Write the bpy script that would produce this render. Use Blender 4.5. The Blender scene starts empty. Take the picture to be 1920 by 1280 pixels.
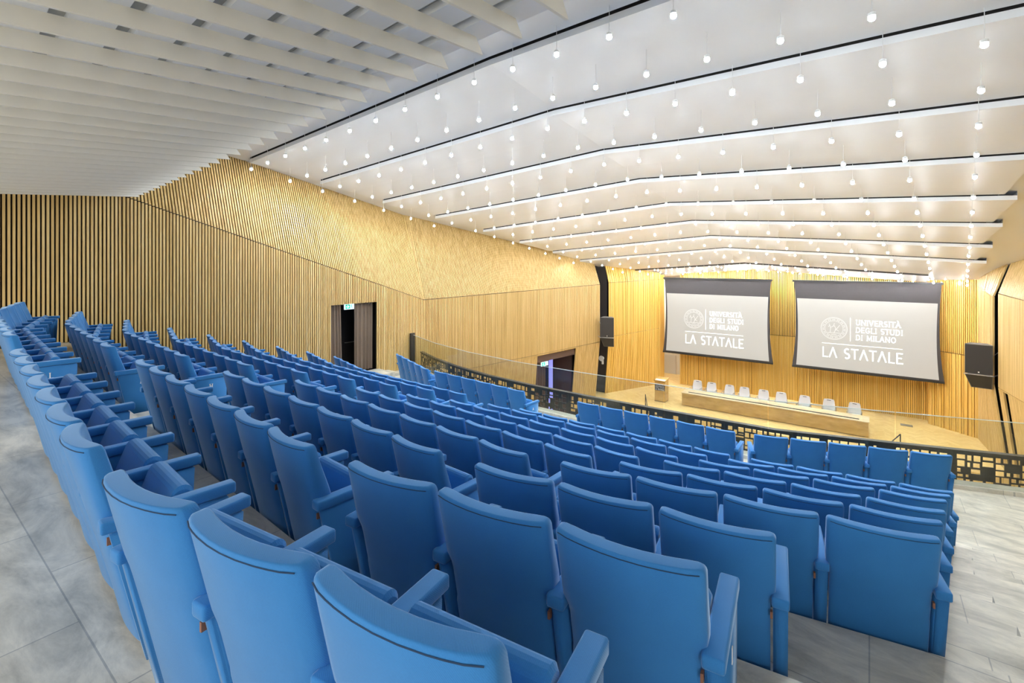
import bpy, bmesh, math, random
from math import sin, cos, tan, pi, radians, atan2, hypot, sqrt
from mathutils import Vector, Matrix
S = bpy.context.scene
COL = S.collection
random.seed(7)

# ------------------------------------------------------------------ camera, world, exposure
# working frame: eye at z = 0 while building; everything is lifted by LIFT at the end so the stage floor is z = 0
LIFT = 7.5
cam_d = bpy.data.cameras.new('camera')
cam = bpy.data.objects.new('camera', cam_d)
COL.objects.link(cam)
cam.location = (0, 0, LIFT)
YAW = atan2(670, 900)
cam.rotation_euler = (pi / 2, 0, YAW)
cam_d.sensor_width = 36
cam_d.lens = 36 * 900 / 1920
cam_d.shift_y = -(640 - 491) / 1920
cam_d.clip_start = 0.05
S.camera = cam
S.view_settings.view_transform = 'Standard'
S.view_settings.look = 'None'
S.view_settings.gamma = 1
S.view_settings.use_curve_mapping = False
S.view_settings.exposure = 0.0
BULB = 1430.0            # emission strength of each pendant bulb
w = bpy.data.worlds.new('world'); S.world = w; w.use_nodes = True
bg = w.node_tree.nodes['Background']
bg.inputs[0].default_value = (1.0, 0.965, 0.90, 1)      # warm fill light added through the rear left open behind the camera
bg.inputs[1].default_value = 2.65

# ------------------------------------------------------------------ materials
def new_mat(name):
    m = bpy.data.materials.new(name); m.use_nodes = True
    nt = m.node_tree
    return m, nt, nt.nodes['Principled BSDF']
def flat(name, rgb, rough=0.6, metal=0.0, var=0.06, scale=9.0, spec=0.5):
    """plain colour with faint procedural mottling"""
    m, nt, b = new_mat(name)
    tc = nt.nodes.new('ShaderNodeTexCoord'); nz = nt.nodes.new('ShaderNodeTexNoise')
    nz.inputs['Scale'].default_value = scale; nz.inputs['Detail'].default_value = 3
    mx = nt.nodes.new('ShaderNodeMix'); mx.data_type = 'RGBA'
    mx.inputs[6].default_value = (*[c * (1 - var) for c in rgb], 1)
    mx.inputs[7].default_value = (*[min(1, c * (1 + var)) for c in rgb], 1)
    nt.links.new(tc.outputs['Object'], nz.inputs['Vector'])
    nt.links.new(nz.outputs['Fac'], mx.inputs[0])
    nt.links.new(mx.outputs[2], b.inputs['Base Color'])
    b.inputs['Roughness'].default_value = rough; b.inputs['Metallic'].default_value = metal
    b.inputs['Specular IOR Level'].default_value = spec
    return m
def emis(name, rgb, s):
    m, nt, b = new_mat(name)
    b.inputs['Base Color'].default_value = (*rgb, 1)
    b.inputs['Emission Color'].default_value = (*rgb, 1)
    b.inputs['Emission Strength'].default_value = s
    return m
def wood(name, c0, c1, c2, sx=7.0, sz=0.35, rough=0.5):
    m, nt, b = new_mat(name)
    g = nt.nodes.new('ShaderNodeNewGeometry'); mp = nt.nodes.new('ShaderNodeVectorMath'); mp.operation = 'MULTIPLY'
    mp.inputs[1].default_value = (sx, sx, sz)
    nz = nt.nodes.new('ShaderNodeTexNoise'); nz.inputs['Scale'].default_value = 1.0; nz.inputs['Detail'].default_value = 4
    nz.inputs['Roughness'].default_value = 0.65
    cr = nt.nodes.new('ShaderNodeValToRGB')
    e = cr.color_ramp.elements
    e[0].position = 0.3; e[0].color = (*c0, 1); e[1].position = 0.72; e[1].color = (*c2, 1)
    k = e.new(0.5); k.color = (*c1, 1)
    nt.links.new(g.outputs['Position'], mp.inputs[0]); nt.links.new(mp.outputs[0], nz.inputs['Vector'])
    nt.links.new(nz.outputs['Fac'], cr.inputs[0]); nt.links.new(cr.outputs[0], b.inputs['Base Color'])
    b.inputs['Roughness'].default_value = rough
    return m
M = {}
M['oak'] = wood('oak_slats', (0.50, 0.315, 0.105), (0.69, 0.475, 0.185), (0.80, 0.60, 0.29), sx=13, sz=.3)
M['oak_gold'] = wood('golden_oak_slats', (0.60, 0.33, 0.055), (0.76, 0.47, 0.10), (0.86, 0.60, 0.20), sx=13, sz=0.25)
M['black'] = flat('black_backing', (0.012, 0.010, 0.009), 0.9)
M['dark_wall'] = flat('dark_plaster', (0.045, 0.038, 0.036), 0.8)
M['white'] = flat('white_ceiling_paint', (0.76, 0.765, 0.76), 0.4, var=0.01)
M['white_wall'] = flat('cream_wall_paint', (0.72, 0.68, 0.60), 0.7, var=0.02)
M['board'] = flat('ceiling_board_paint', (0.80, 0.78, 0.70), 0.6, var=0.03)
M['soffit'] = flat('soffit_panel_paint', (0.80, 0.82, 0.84), 0.5, var=0.02)
M['slot'] = flat('slot_grey', (0.42, 0.42, 0.40), 0.8)
M['metal_dark'] = flat('bronze_metal', (0.050, 0.042, 0.035), 0.45, metal=0.3)
M['metal_black'] = flat('black_steel', (0.02, 0.02, 0.02), 0.4)
M['steel'] = flat('brushed_steel', (0.55, 0.55, 0.55), 0.3, metal=0.9)
M['copper'] = flat('copper_bracket', (0.30, 0.14, 0.09), 0.5, metal=0.3)
M['speaker'] = flat('speaker_grille', (0.035, 0.033, 0.034), 0.75, scale=220, var=0.4)
M['speaker_top'] = flat('speaker_cabinet', (0.16, 0.15, 0.14), 0.5)
M['screen_black'] = flat('screen_masking', (0.055, 0.052, 0.056), 0.8)
M['curtain'] = flat('taupe_curtain', (0.20, 0.145, 0.105), 0.9, var=0.1, scale=30)
M['curtain_dark'] = flat('brown_curtain', (0.10, 0.060, 0.045), 0.9, var=0.1, scale=30)
M['chair_white'] = flat('white_chair_leather', (0.68, 0.68, 0.68), 0.45, var=0.02)
M['cord'] = flat('white_cord', (0.70, 0.70, 0.69), 0.5)
M['door_paint'] = flat('black_door_paint', (0.015, 0.013, 0.014), 0.4)
M['letter'] = flat('white_lettering', (0.85, 0.86, 0.88), 0.6, var=0.01)
M['plaque'] = flat('dark_lectern_plaque', (0.06, 0.05, 0.045), 0.4)
M['paper'] = flat('pale_inlay', (0.85, 0.80, 0.66), 0.4)
M['bulb'] = emis('lit_bulb', (0.87, 0.94, 1.0), BULB)
M['spot'] = emis('lit_spot', (0.95, 0.97, 1.0), BULB)
def lens(m_, k):
    nt = m_.node_tree
    b = nt.nodes['Principled BSDF']      # lens bulbs throw most of their light downwards
    g = nt.nodes.new('ShaderNodeNewGeometry'); sp = nt.nodes.new('ShaderNodeSeparateXYZ')
    mu = nt.nodes.new('ShaderNodeMath'); mu.operation = 'MULTIPLY'; mu.inputs[1].default_value = -1; mu.use_clamp = True
    po = nt.nodes.new('ShaderNodeMath'); po.operation = 'POWER'; po.inputs[1].default_value = 2.65
    ma = nt.nodes.new('ShaderNodeMath'); ma.operation = 'MULTIPLY_ADD'; ma.inputs[1].default_value = BULB * k; ma.inputs[2].default_value = BULB * k * .009
    nt.links.new(g.outputs['Normal'], sp.inputs[0]); nt.links.new(sp.outputs['Z'], mu.inputs[0]); nt.links.new(mu.outputs[0], po.inputs[0])
    nt.links.new(po.outputs[0], ma.inputs[0]); nt.links.new(ma.outputs[0], b.inputs['Emission Strength'])
lens(M['bulb'], 1.0); lens(M['spot'], 2.6)
M['sign_white'] = emis('exit_sign_white', (0.70, 0.95, 1.0), 1.1)
M['sign_green'] = emis('exit_sign_green', (0.0, 0.42, 0.28), 1.0)
M['blue_glow'] = emis('bluish_corridor_light', (0.36, 0.36, 1.0), 0.9)
M['screen_white'] = emis('projected_screen', (0.26, 0.257, 0.243), 1.1)
M['screen_white'].node_tree.nodes['Principled BSDF'].inputs['Roughness'].default_value = 0.9
M['screen_text'] = emis('projected_lettering', (0.95, 0.95, 0.95), 0.85)
M['screen_seal'] = emis('projected_seal', (0.36, 0.36, 0.35), 1.12)

# blue woven fabric
m, nt, b = new_mat('blue_woven_fabric'); M['blue'] = m
tc = nt.nodes.new('ShaderNodeTexCoord')
wv = nt.nodes.new('ShaderNodeTexWave'); wv.inputs['Scale'].default_value = 90; wv.bands_direction = 'DIAGONAL'
wv.inputs['Distortion'].default_value = 1.5
nz = nt.nodes.new('ShaderNodeTexNoise'); nz.inputs['Scale'].default_value = 260
nz2 = nt.nodes.new('ShaderNodeTexNoise'); nz2.inputs['Scale'].default_value = 5
mx = nt.nodes.new('ShaderNodeMix'); mx.data_type = 'RGBA'
mx.inputs[6].default_value = (0.018, 0.155, 0.440, 1); mx.inputs[7].default_value = (0.034, 0.240, 0.610, 1)
ad = nt.nodes.new('ShaderNodeMath'); ad.operation = 'MULTIPLY_ADD'; ad.inputs[1].default_value = 0.5
for n in (wv, nz, nz2): nt.links.new(tc.outputs['Object'], n.inputs['Vector'])
nt.links.new(nz.outputs['Fac'], ad.inputs[0]); 
ml = nt.nodes.new('ShaderNodeMath'); ml.operation = 'MULTIPLY'; ml.inputs[1].default_value = 0.5
nt.links.new(nz2.outputs['Fac'], ml.inputs[0]); nt.links.new(ml.outputs[0], ad.inputs[2])
nt.links.new(ad.outputs[0], mx.inputs[0]); nt.links.new(mx.outputs[2], b.inputs['Base Color'])
bp = nt.nodes.new('ShaderNodeBump'); bp.inputs['Strength'].default_value = 0.12; bp.inputs['Distance'].default_value = 0.002
nt.links.new(wv.outputs['Fac'], bp.inputs['Height']); nt.links.new(bp.outputs[0], b.inputs['Normal'])
b.inputs['Roughness'].default_value = 0.85
b.inputs['Sheen Weight'].default_value = 0.8; b.inputs['Sheen Roughness'].default_value = 0.35
b.inputs['Sheen Tint'].default_value = (0.55, 0.75, 1.0, 1)
M['piping'] = flat('navy_seam', (0.012, 0.045, 0.11), 0.8)

# grey stone floor tiles
m, nt, b = new_mat('grey_stone_tiles'); M['stone'] = m
g = nt.nodes.new('ShaderNodeNewGeometry')
br = nt.nodes.new('ShaderNodeTexBrick'); br.inputs['Scale'].default_value = 1.0
br.inputs['Brick Width'].default_value = 1.2; br.inputs['Row Height'].default_value = 0.6
br.inputs['Mortar Size'].default_value = 0.004; br.inputs['Mortar Smooth'].default_value = 0.1
br.inputs['Color1'].default_value = (0.67, 0.65, 0.585, 1); br.inputs['Color2'].default_value = (0.75, 0.73, 0.66, 1)
br.inputs['Mortar'].default_value = (0.45, 0.45, 0.43, 1)
n1 = nt.nodes.new('ShaderNodeTexNoise'); n1.inputs['Scale'].default_value = 2.8; n1.inputs['Detail'].default_value = 9
n1.inputs['Roughness'].default_value = 0.68; n1.inputs['Distortion'].default_value = 0.5
sc = nt.nodes.new('ShaderNodeVectorMath'); sc.operation = 'MULTIPLY'; sc.inputs[1].default_value = (0.6, 1.5, 1.0)
cr = nt.nodes.new('ShaderNodeValToRGB'); e = cr.color_ramp.elements
e[0].position = 0.36; e[0].color = (0.62, 0.62, 0.60, 1); e[1].position = 0.60; e[1].color = (1.12, 1.10, 1.06, 1)
mm = nt.nodes.new('ShaderNodeMix'); mm.data_type = 'RGBA'; mm.blend_type = 'MULTIPLY'; mm.inputs[0].default_value = 1
nt.links.new(g.outputs['Position'], br.inputs['Vector']); nt.links.new(g.outputs['Position'], sc.inputs[0])
nt.links.new(sc.outputs[0], n1.inputs['Vector']); nt.links.new(n1.outputs['Fac'], cr.inputs[0])
nt.links.new(br.outputs['Color'], mm.inputs[6]); nt.links.new(cr.outputs[0], mm.inputs[7])
nt.links.new(mm.outputs[2], b.inputs['Base Color']); b.inputs['Roughness'].default_value = 0.3

# herringbone-like parquet
m, nt, b = new_mat('stage_parquet'); M['parquet'] = m
g = nt.nodes.new('ShaderNodeNewGeometry')
def bricks(rot):
    mp = nt.nodes.new('ShaderNodeMapping'); mp.inputs['Rotation'].default_value = (0, 0, rot)
    t = nt.nodes.new('ShaderNodeTexBrick'); t.inputs['Scale'].default_value = 1.0
    t.inputs['Brick Width'].default_value = 0.5; t.inputs['Row Height'].default_value = 0.09
    t.inputs['Mortar Size'].default_value = 0.002
    t.inputs['Color1'].default_value = (0.88, 0.66, 0.30, 1); t.inputs['Color2'].default_value = (0.76, 0.53, 0.21, 1)
    t.inputs['Mortar'].default_value = (0.40, 0.24, 0.08, 1)
    nt.links.new(g.outputs['Position'], mp.inputs[0]); nt.links.new(mp.outputs[0], t.inputs['Vector'])
    return t
b1, b2 = bricks(radians(45)), bricks(radians(-45))
wv = nt.nodes.new('ShaderNodeTexWave'); wv.inputs['Scale'].default_value = 0.45
gt = nt.nodes.new('ShaderNodeMath'); gt.operation = 'GREATER_THAN'; gt.inputs[1].default_value = 0.5
mm = nt.nodes.new('ShaderNodeMix'); mm.data_type = 'RGBA'
nt.links.new(g.outputs['Position'], wv.inputs['Vector']); nt.links.new(wv.outputs['Fac'], gt.inputs[0])
nt.links.new(gt.outputs[0], mm.inputs[0]); nt.links.new(b1.outputs['Color'], mm.inputs[6]); nt.links.new(b2.outputs['Color'], mm.inputs[7])
nt.links.new(mm.outputs[2], b.inputs['Base Color']); b.inputs['Roughness'].default_value = 0.35

M['veneer'] = wood('desk_veneer', (0.42, 0.26, 0.08), (0.56, 0.36, 0.12), (0.68, 0.46, 0.18), sx=0.9, sz=3.0, rough=0.25)
M['veneer_light'] = wood('pale_desk_top', (0.72, 0.56, 0.34), (0.80, 0.65, 0.42), (0.86, 0.73, 0.50), sx=3, sz=3, rough=0.35)

m, nt, b = new_mat('clear_glass'); M['glass'] = m
nt.nodes.remove(b)
out = nt.nodes['Material Output']
tr = nt.nodes.new('ShaderNodeBsdfTransparent'); tr.inputs[0].default_value = (0.90, 0.93, 0.90, 1)
gl = nt.nodes.new('ShaderNodeBsdfGlossy'); gl.inputs['Roughness'].default_value = 0.02
lw = nt.nodes.new('ShaderNodeLayerWeight'); lw.inputs[0].default_value = 0.5
pw = nt.nodes.new('ShaderNodeMath'); pw.operation = 'POWER'; pw.inputs[1].default_value = 4.0
fr = nt.nodes.new('ShaderNodeMath'); fr.operation = 'MULTIPLY_ADD'; fr.inputs[1].default_value = 0.55; fr.inputs[2].default_value = 0.035
nt.links.new(lw.outputs['Facing'], pw.inputs[0]); nt.links.new(pw.outputs[0], fr.inputs[0])
ms = nt.nodes.new('ShaderNodeMixShader')
nt.links.new(fr.outputs[0], ms.inputs[0]); nt.links.new(tr.outputs[0], ms.inputs[1]); nt.links.new(gl.outputs[0], ms.inputs[2])
nt.links.new(ms.outputs[0], out.inputs['Surface'])
M['glass_edge'] = flat('glass_edge', (0.62, 0.70, 0.66), 0.2)

# ------------------------------------------------------------------ helpers
def link(o, parent=None):
    COL.objects.link(o)
    if parent: o.parent = parent
    return o
def tag(o, label=None, cat=None, group=None, kind=None):
    if label: o['label'] = label
    if cat: o['category'] = cat
    if group: o['group'] = group
    if kind: o['kind'] = kind
    return o
def empty(name, loc=(0, 0, 0), rz=0.0):
    o = bpy.data.objects.new(name, None); o.empty_display_size = 0.1
    o.location = loc; o.rotation_euler = (0, 0, rz); return link(o)
class MB:
    def __init__(s): s.v = []; s.f = []; s.mi = []
    def face(s, pts, mi=0):
        n = len(s.v); s.v += [tuple(p) for p in pts]; s.f.append(tuple(range(n, n + len(pts)))); s.mi.append(mi)
    def hexa(s, p, mi=0):
        """p: 8 points, bottom ring 0-3, top ring 4-7"""
        n = len(s.v); s.v += [tuple(q) for q in p]
        for f in ((3, 2, 1, 0), (4, 5, 6, 7), (0, 1, 5, 4), (1, 2, 6, 5), (2, 3, 7, 6), (3, 0, 4, 7)):
            s.f.append(tuple(n + i for i in f)); s.mi.append(mi)
    def box(s, x0, x1, y0, y1, z0, z1, mi=0):
        s.hexa([(x0, y0, z0), (x1, y0, z0), (x1, y1, z0), (x0, y1, z0), (x0, y0, z1), (x1, y0, z1), (x1, y1, z1), (x0, y1, z1)], mi)
    def prism(s, poly, z0, z1, mi=0, mside=None):
        """plan polygon (counter-clockwise) between z0 and z1"""
        n = len(s.v); k = len(poly)
        s.v += [(x, y, z0) for x, y in poly] + [(x, y, z1) for x, y in poly]
        s.f.append(tuple(n + i for i in reversed(range(k)))); s.mi.append(mi)
        s.f.append(tuple(n + k + i for i in range(k))); s.mi.append(mi)
        for i in range(k):
            j = (i + 1) % k; s.f.append((n + i, n + j, n + k + j, n + k + i)); s.mi.append(mi if mside is None else mside)
    def tube(s, a, b, r, seg=8, mi=0, r2=None):
        a = Vector(a); b = Vector(b); d = (b - a).normalized(); r2 = r if r2 is None else r2
        u = d.cross(Vector((0, 0, 1)));
        if u.length < 1e-4: u = Vector((1, 0, 0))
        u.normalize(); q = d.cross(u); n = len(s.v)
        for c, rr in ((a, r), (b, r2)):
            for i in range(seg):
                t = 2 * pi * i / seg; s.v.append(tuple(c + (u * cos(t) + q * sin(t)) * rr))
        for i in range(seg):
            j = (i + 1) % seg; s.f.append((n + i, n + j, n + seg + j, n + seg + i)); s.mi.append(mi)
        s.f.append(tuple(n + i for i in reversed(range(seg)))); s.mi.append(mi)
        s.f.append(tuple(n + seg + i for i in range(seg))); s.mi.append(mi)
    def loft(s, loops, mi=0, cap=True):
        n = len(s.v); k = len(loops[0])
        for l in loops: s.v += [tuple(p) for p in l]
        for a in range(len(loops) - 1):
            for i in range(k):
                j = (i + 1) % k
                s.f.append((n + a * k + i, n + a * k + j, n + (a + 1) * k + j, n + (a + 1) * k + i)); s.mi.append(mi)
        if cap:
            s.f.append(tuple(n + i for i in reversed(range(k)))); s.mi.append(mi)
            s.f.append(tuple(n + (len(loops) - 1) * k + i for i in range(k))); s.mi.append(mi)
    def mesh(s, name, mats, smooth=False, fix=True):
        me = bpy.data.meshes.new(name); me.from_pydata(s.v, [], s.f)
        for mt in (mats if isinstance(mats, (list, tuple)) else [mats]): me.materials.append(mt)
        me.polygons.foreach_set('material_index', s.mi)
        if fix:
            bm = bmesh.new(); bm.from_mesh(me); bmesh.ops.recalc_face_normals(bm, faces=bm.faces); bm.to_mesh(me); bm.free()
        me.polygons.foreach_set('use_smooth', [smooth] * len(me.polygons))
        me.update(); return me
    def obj(s, name, mats, parent=None, smooth=False, loc=None, fix=True):
        o = bpy.data.objects.new(name, s.mesh(name, mats, smooth, fix)); link(o, parent)
        if loc: o.location = loc
        return o
def rbox(mb, x0, x1, y0, y1, z0, z1, r, mi=0, seg=3):
    """box with rounded vertical edges and softened top and bottom"""
    def loop(ins, z):
        pts = []; rr = max(r - ins, 0.001)
        for cx, cy, a0 in ((x1 - r, y1 - r, 0), (x0 + r, y1 - r, 90), (x0 + r, y0 + r, 180), (x1 - r, y0 + r, 270)):
            for i in range(seg + 1):
                a = radians(a0 + 90 * i / seg); pts.append((cx + rr * cos(a), cy + rr * sin(a), z))
        return pts
    q = r * 0.7
    mb.loft([loop(q, z0), loop(q * .3, z0 + q * .3), loop(0, z0 + q), loop(0, z1 - q), loop(q * .3, z1 - q * .3), loop(q, z1)], mi)
def weighted(o):
    return o

# stroke lettering: each glyph is a list of polylines on a 0..1 high grid
def arc(cx, cy, rx, ry, a0, a1, n=10):
    return [(cx + rx * cos(radians(a0 + (a1 - a0) * i / n)), cy + ry * sin(radians(a0 + (a1 - a0) * i / n))) for i in range(n + 1)]
G = {
 'U': (.72, [[(.1, 1), (.1, .35)] + arc(.36, .32, .26, .32, 180, 360) + [(.62, 1)]]),
 'N': (.76, [[(.1, 0), (.1, 1), (.66, 0), (.66, 1)]]),
 'I': (.26, [[(.13, 0), (.13, 1)]]),
 'V': (.72, [[(.04, 1), (.36, 0), (.68, 1)]]),
 'E': (.58, [[(.54, 1), (.1, 1), (.1, 0), (.56, 0)], [(.1, .52), (.46, .52)]]),
 'R': (.66, [[(.1, 0), (.1, 1), (.3, 1)] + arc(.32, .76, .22, .24, 90, -90) + [(.1, .52)], [(.32, .52), (.62, 0)]]),
 'S': (.56, [arc(.29, .75, .2, .25, 50, 270) + arc(.29, .25, .21, .25, 90, -130)]),
 'T': (.62, [[(.02, 1), (.6, 1)], [(.31, 1), (.31, 0)]]),
 'A': (.72, [[(.04, 0), (.36, 1), (.68, 0)], [(.16, .35), (.56, .35)]]),
 'À': (.72, [[(.04, 0), (.36, 1), (.68, 0)], [(.16, .35), (.56, .35)], [(.22, 1.3), (.38, 1.12)]]),
 '^': (.74, [[(.04, 0), (.37, 1), (.70, 0)]]),
 'D': (.72, [[(.1, 0), (.1, 1), (.28, 1)] + arc(.28, .5, .36, .5, 90, -90) + [(.1, 0)]]),
 'G': (.74, [arc(.38, .5, .31, .5, 45, 330) + [(.65, .45), (.42, .45)]]),
 'L': (.54, [[(.1, 1), (.1, 0), (.52, 0)]]),
 'M': (.88, [[(.1, 0), (.12, 1), (.44, .15), (.76, 1), (.78, 0)]]),
 'O': (.78, [arc(.39, .5, .32, .5, 0, 360, 18)]),
 'H': (.72, [[(.1, 0), (.1, 1)], [(.62, 0), (.62, 1)], [(.1, .5), (.62, .5)]]),
 'F': (.56, [[(.54, 1), (.1, 1), (.1, 0)], [(.1, .52), (.46, .52)]]),
 'C': (.70, [arc(.38, .5, .31, .5, 45, 315)]),
 'B': (.64, [[(.1, 0), (.1, 1), (.3, 1)] + arc(.3, .76, .22, .24, 90, -90) + arc(.3, .26, .26, .26, 90, -90) + [(.1, 0)], [(.1, .52), (.3, .52)]]),
 ' ': (.4, []),
}
def stroke(mb, pts, wd, to3, th, mi=0):
    for (x0, y0), (x1, y1) in zip(pts, pts[1:]):
        L = hypot(x1 - x0, y1 - y0)
        if L < 1e-6: continue
        ux, uy = (x1 - x0) / L, (y1 - y0) / L; e = wd * .35; nx, ny = -uy * wd / 2, ux * wd / 2
        q = [(x0 - ux * e + nx, y0 - uy * e + ny), (x0 - ux * e - nx, y0 - uy * e - ny), (x1 + ux * e - nx, y1 + uy * e - ny), (x1 + ux * e + nx, y1 + uy * e + ny)]
        mb.hexa([to3(a, b_, 0) for a, b_ in q] + [to3(a, b_, th) for a, b_ in q], mi)
def text(mb, s, x, y, h, wd, to3, th=0.003, gap=.12, serif=False, width=None):
    adv = sum(G[c][0] + gap for c in s) - gap
    k = h if width is None else width / adv
    for c in s:
        gw, sts = G[c]
        for st in sts:
            stroke(mb, [(x + px * k, y + py * h) for px, py in st], wd, to3, th)
            if serif and c != 'O':
                for (px, py) in (st[0], st[-1]):
                    if py in (0, 1) and c not in 'ES': stroke(mb, [(x + (px - .1) * k, y + py * h), (x + (px + .1) * k, y + py * h)], wd * .7, to3, th)
        x += (gw + gap) * k
    return x

# ------------------------------------------------------------------ room measurements
def ceil_z(X, Y): return 2.34 - .17 * (Y - 13.1) - .07 * abs(X + 5.2)
def chev(Yn, X):          # the gap and lamp lines bend back on the right half of the vault
    gk = max(0, .13 * (23 - Yn) / 14.6) if Yn < 23 else 0
    return Yn - min(gk, .14) * max(0, X + 5.2)
ROWS = 'LIHGFEDCBA'
TOP = {k: -.75 - .26 * i for i, k in enumerate('LIHGFEDCB')}; TOP['A'] = -2.95
FLOOR = {k: TOP[k] - .95 for k in ROWS}
# for every row: (x, y, angle in degrees, pitch, count) of each straight run of seats
SEG2 = {'L': (-10.60, 1.12, -4.1, .515), 'I': (-10.76, 1.98, -4.3, .505), 'H': (-10.90, 2.80, -4.1, .503), 'G': (-10.90, 3.60, -3.8, .510),
        'F': (-10.93, 4.43, -3.6, .521), 'E': (-10.98, 5.28, -3.9, .543), 'D': (-10.89, 6.12, -4.0, .545), 'C': (-10.80, 6.95, -3.2, .545), 'B': (-10.71, 7.77, -2.3, .542)}
SEG3 = {'L': (-5.94, .76, -4.1, .493), 'I': (-6.11, 1.66, -3.8, .526), 'H': (-6.06, 2.47, -3.3, .539), 'G': (-6.00, 3.30, -3.1, .548),
        'F': (-5.89, 4.14, -3.0, .550), 'E': (-5.79, 4.98, -2.8, .552), 'D': (-5.68, 5.82, -1.9, .553), 'C': (-5.58, 6.70, -1.2, .552), 'B': (-5.45, 7.50, .4, .546)}
SEG4 = {'L': (-2.20, .49, 7.2, .554, 3), 'I': (-2.13, 1.43, 6.4, .577, 3), 'H': (-2.01, 2.26, 7.8, .567, 3), 'G': (-1.91, 3.14, 9.5, .571, 4),
        'F': (-1.81, 3.99, 10.2, .570, 4), 'E': (-1.72, 4.88, 9.7, .571, 4), 'D': (-1.61, 5.76, 11.5, .572, 4), 'C': (-1.49, 6.67, 10.6, .569, 4), 'B': (-1.38, 7.56, 10.0, .568, 4)}
RUN = {}
for k in 'LIHGFEDCB':
    x, y, a, p = SEG2[k]
    ex, ey = x - .10, y + .03
    s1 = (ex - 4 * .555 * cos(radians(15)), ey + 4 * .555 * sin(radians(15)), -15.0, .555, 4)
    RUN[k] = [s1, (x, y, a, p, 7), SEG3[k] + (7,), SEG4[k]]
RUN['A'] = [(-12.25, 10.17, -21.7, .541, 5), (-9.51, 9.18, -4.8, .536, 6), (-4.98, 8.95, .3, .521, 6), (-1.59, 9.04, 17.2, .551, 5)]
def run_end(r): return (r[0] + r[4] * r[3] * cos(radians(r[2])), r[1] + r[4] * r[3] * sin(radians(r[2])))
XL, XR = -13.66, 5.4
def riser_line(k, off=.10):
    if k == 'A':
        pts = [(XL, 9.05), (-10.8, 8.42), (-6.9, 8.25), (-5.4, 8.22), (-1.5, 8.32), (.9, 8.78), (XR, 9.6)]
        return pts
    r = RUN[k]; pts = [(XL, r[0][1] + (r[0][0] - XL) * .268)]
    pts += [(r[0][0], r[0][1]), (r[1][0], r[1][1]), run_end(r[1]), (r[2][0], r[2][1]), ((run_end(r[2])[0] + r[3][0]) / 2, (run_end(r[2])[1] + r[3][1]) / 2)]
    g4 = SEG4['G'] if k in 'LIH' else r[3]
    x4, y4, a4 = r[3][0], r[3][1], r[3][2]
    pts += [(x4 + 2.3, y4 + 2.3 * tan(radians(a4))), (XR, y4 + (XR - x4) * tan(radians(a4)))]
    return [(x, y + off) for x, y in pts]
def interp(pts, X):
    for (x0, y0), (x1, y1) in zip(pts, pts[1:]):
        if X <= x1: return y0 + (y1 - y0) * (X - x0) / (x1 - x0)
    return pts[-1][1]
GLASS = [(-13.45, 12.0), (-12.2, 11.45), (-10.6, 10.92), (-9.1, 10.6), (-7.5, 10.42), (-5.5, 10.36), (-3.5, 10.38), (-1.5, 10.45), (.3, 10.95), (2.1, 11.5), (XR, 12.6)]
def front(off): return [(x, y + off) for x, y in GLASS]
def floor_z(X, Y):
    if Y > interp(GLASS, X) + .5: return -9.0
    z = FLOOR['L']
    for k in 'IHGFEDCBA':
        if Y > interp(riser_line(k), X): z = FLOOR[k]
    return z

# ------------------------------------------------------------------ floors
def tier(a, b, z, depth=.7):
    mb = MB()
    xs = sorted(set([p[0] for p in a] + [p[0] for p in b]))
    low = [(x, interp(a, x)) for x in xs]; up = [(x, interp(b, x)) for x in xs]
    poly = low + up[::-1]
    for i in range(len(xs) - 1):
        q = [low[i], low[i + 1], up[i + 1], up[i]]
        mb.hexa([(x, y, z - depth) for x, y in q] + [(x, y, z) for x, y in q])
    return mb
lines = {k: riser_line(k) for k in 'IHGFEDCBA'}
order = 'LIHGFEDCBA'
fl = MB()
prev = [(XL, -3.4), (XR, -3.4)]
for i, k in enumerate(order):
    nxt = lines[order[i + 1]] if i < 9 else front(.22)
    t_ = tier(prev, nxt, FLOOR[k], .35)
    n = len(fl.v); fl.v += t_.v; fl.f += [tuple(n + q for q in f) for f in t_.f]; fl.mi += t_.mi
    prev = nxt
# aisle half steps
for i, k in enumerate('IHGFEDCB'):
    ln = lines[k]; zt = FLOOR[k] + .13
    for x0, x1 in ((run_end(RUN[k][1])[0] + .12, RUN[k][2][0] - .12), (max(run_end(RUN[k][3])[0] + .2, .85), XR)):
        q0, q1 = (x0, interp(ln, x0)), (x1, interp(ln, x1))
        fl.prism([q0, q1, (q1[0], q1[1] + .36), (q0[0], q0[1] + .36)], FLOOR[k] - .05, zt)
# landing at the curtained doorway
fl.box(XL, -12.75, 9.25, 10.55, -4.0, -3.68)
fl.box(XL, -12.95, 10.55, 10.95, -4.0, -3.79)
tag(fl.obj('floor', M['stone']), kind='structure')
# stage and stalls floor
mb = MB()
STG = [(-12.6, 23.6), (5.0, 23.6), (5.0, 34), (-13.5, 34)]
mb.prism(STG, -9.0, -7.5)
tag(mb.obj('floor_stage', M['parquet']), kind='structure')
mb = MB(); mb.prism([(-14.6, 9.5), (7, 9.5), (7, 23.6), (-14.6, 23.6)], -9.2, -9.0)
tag(mb.obj('floor_stalls', M['parquet']), kind='structure')

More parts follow.
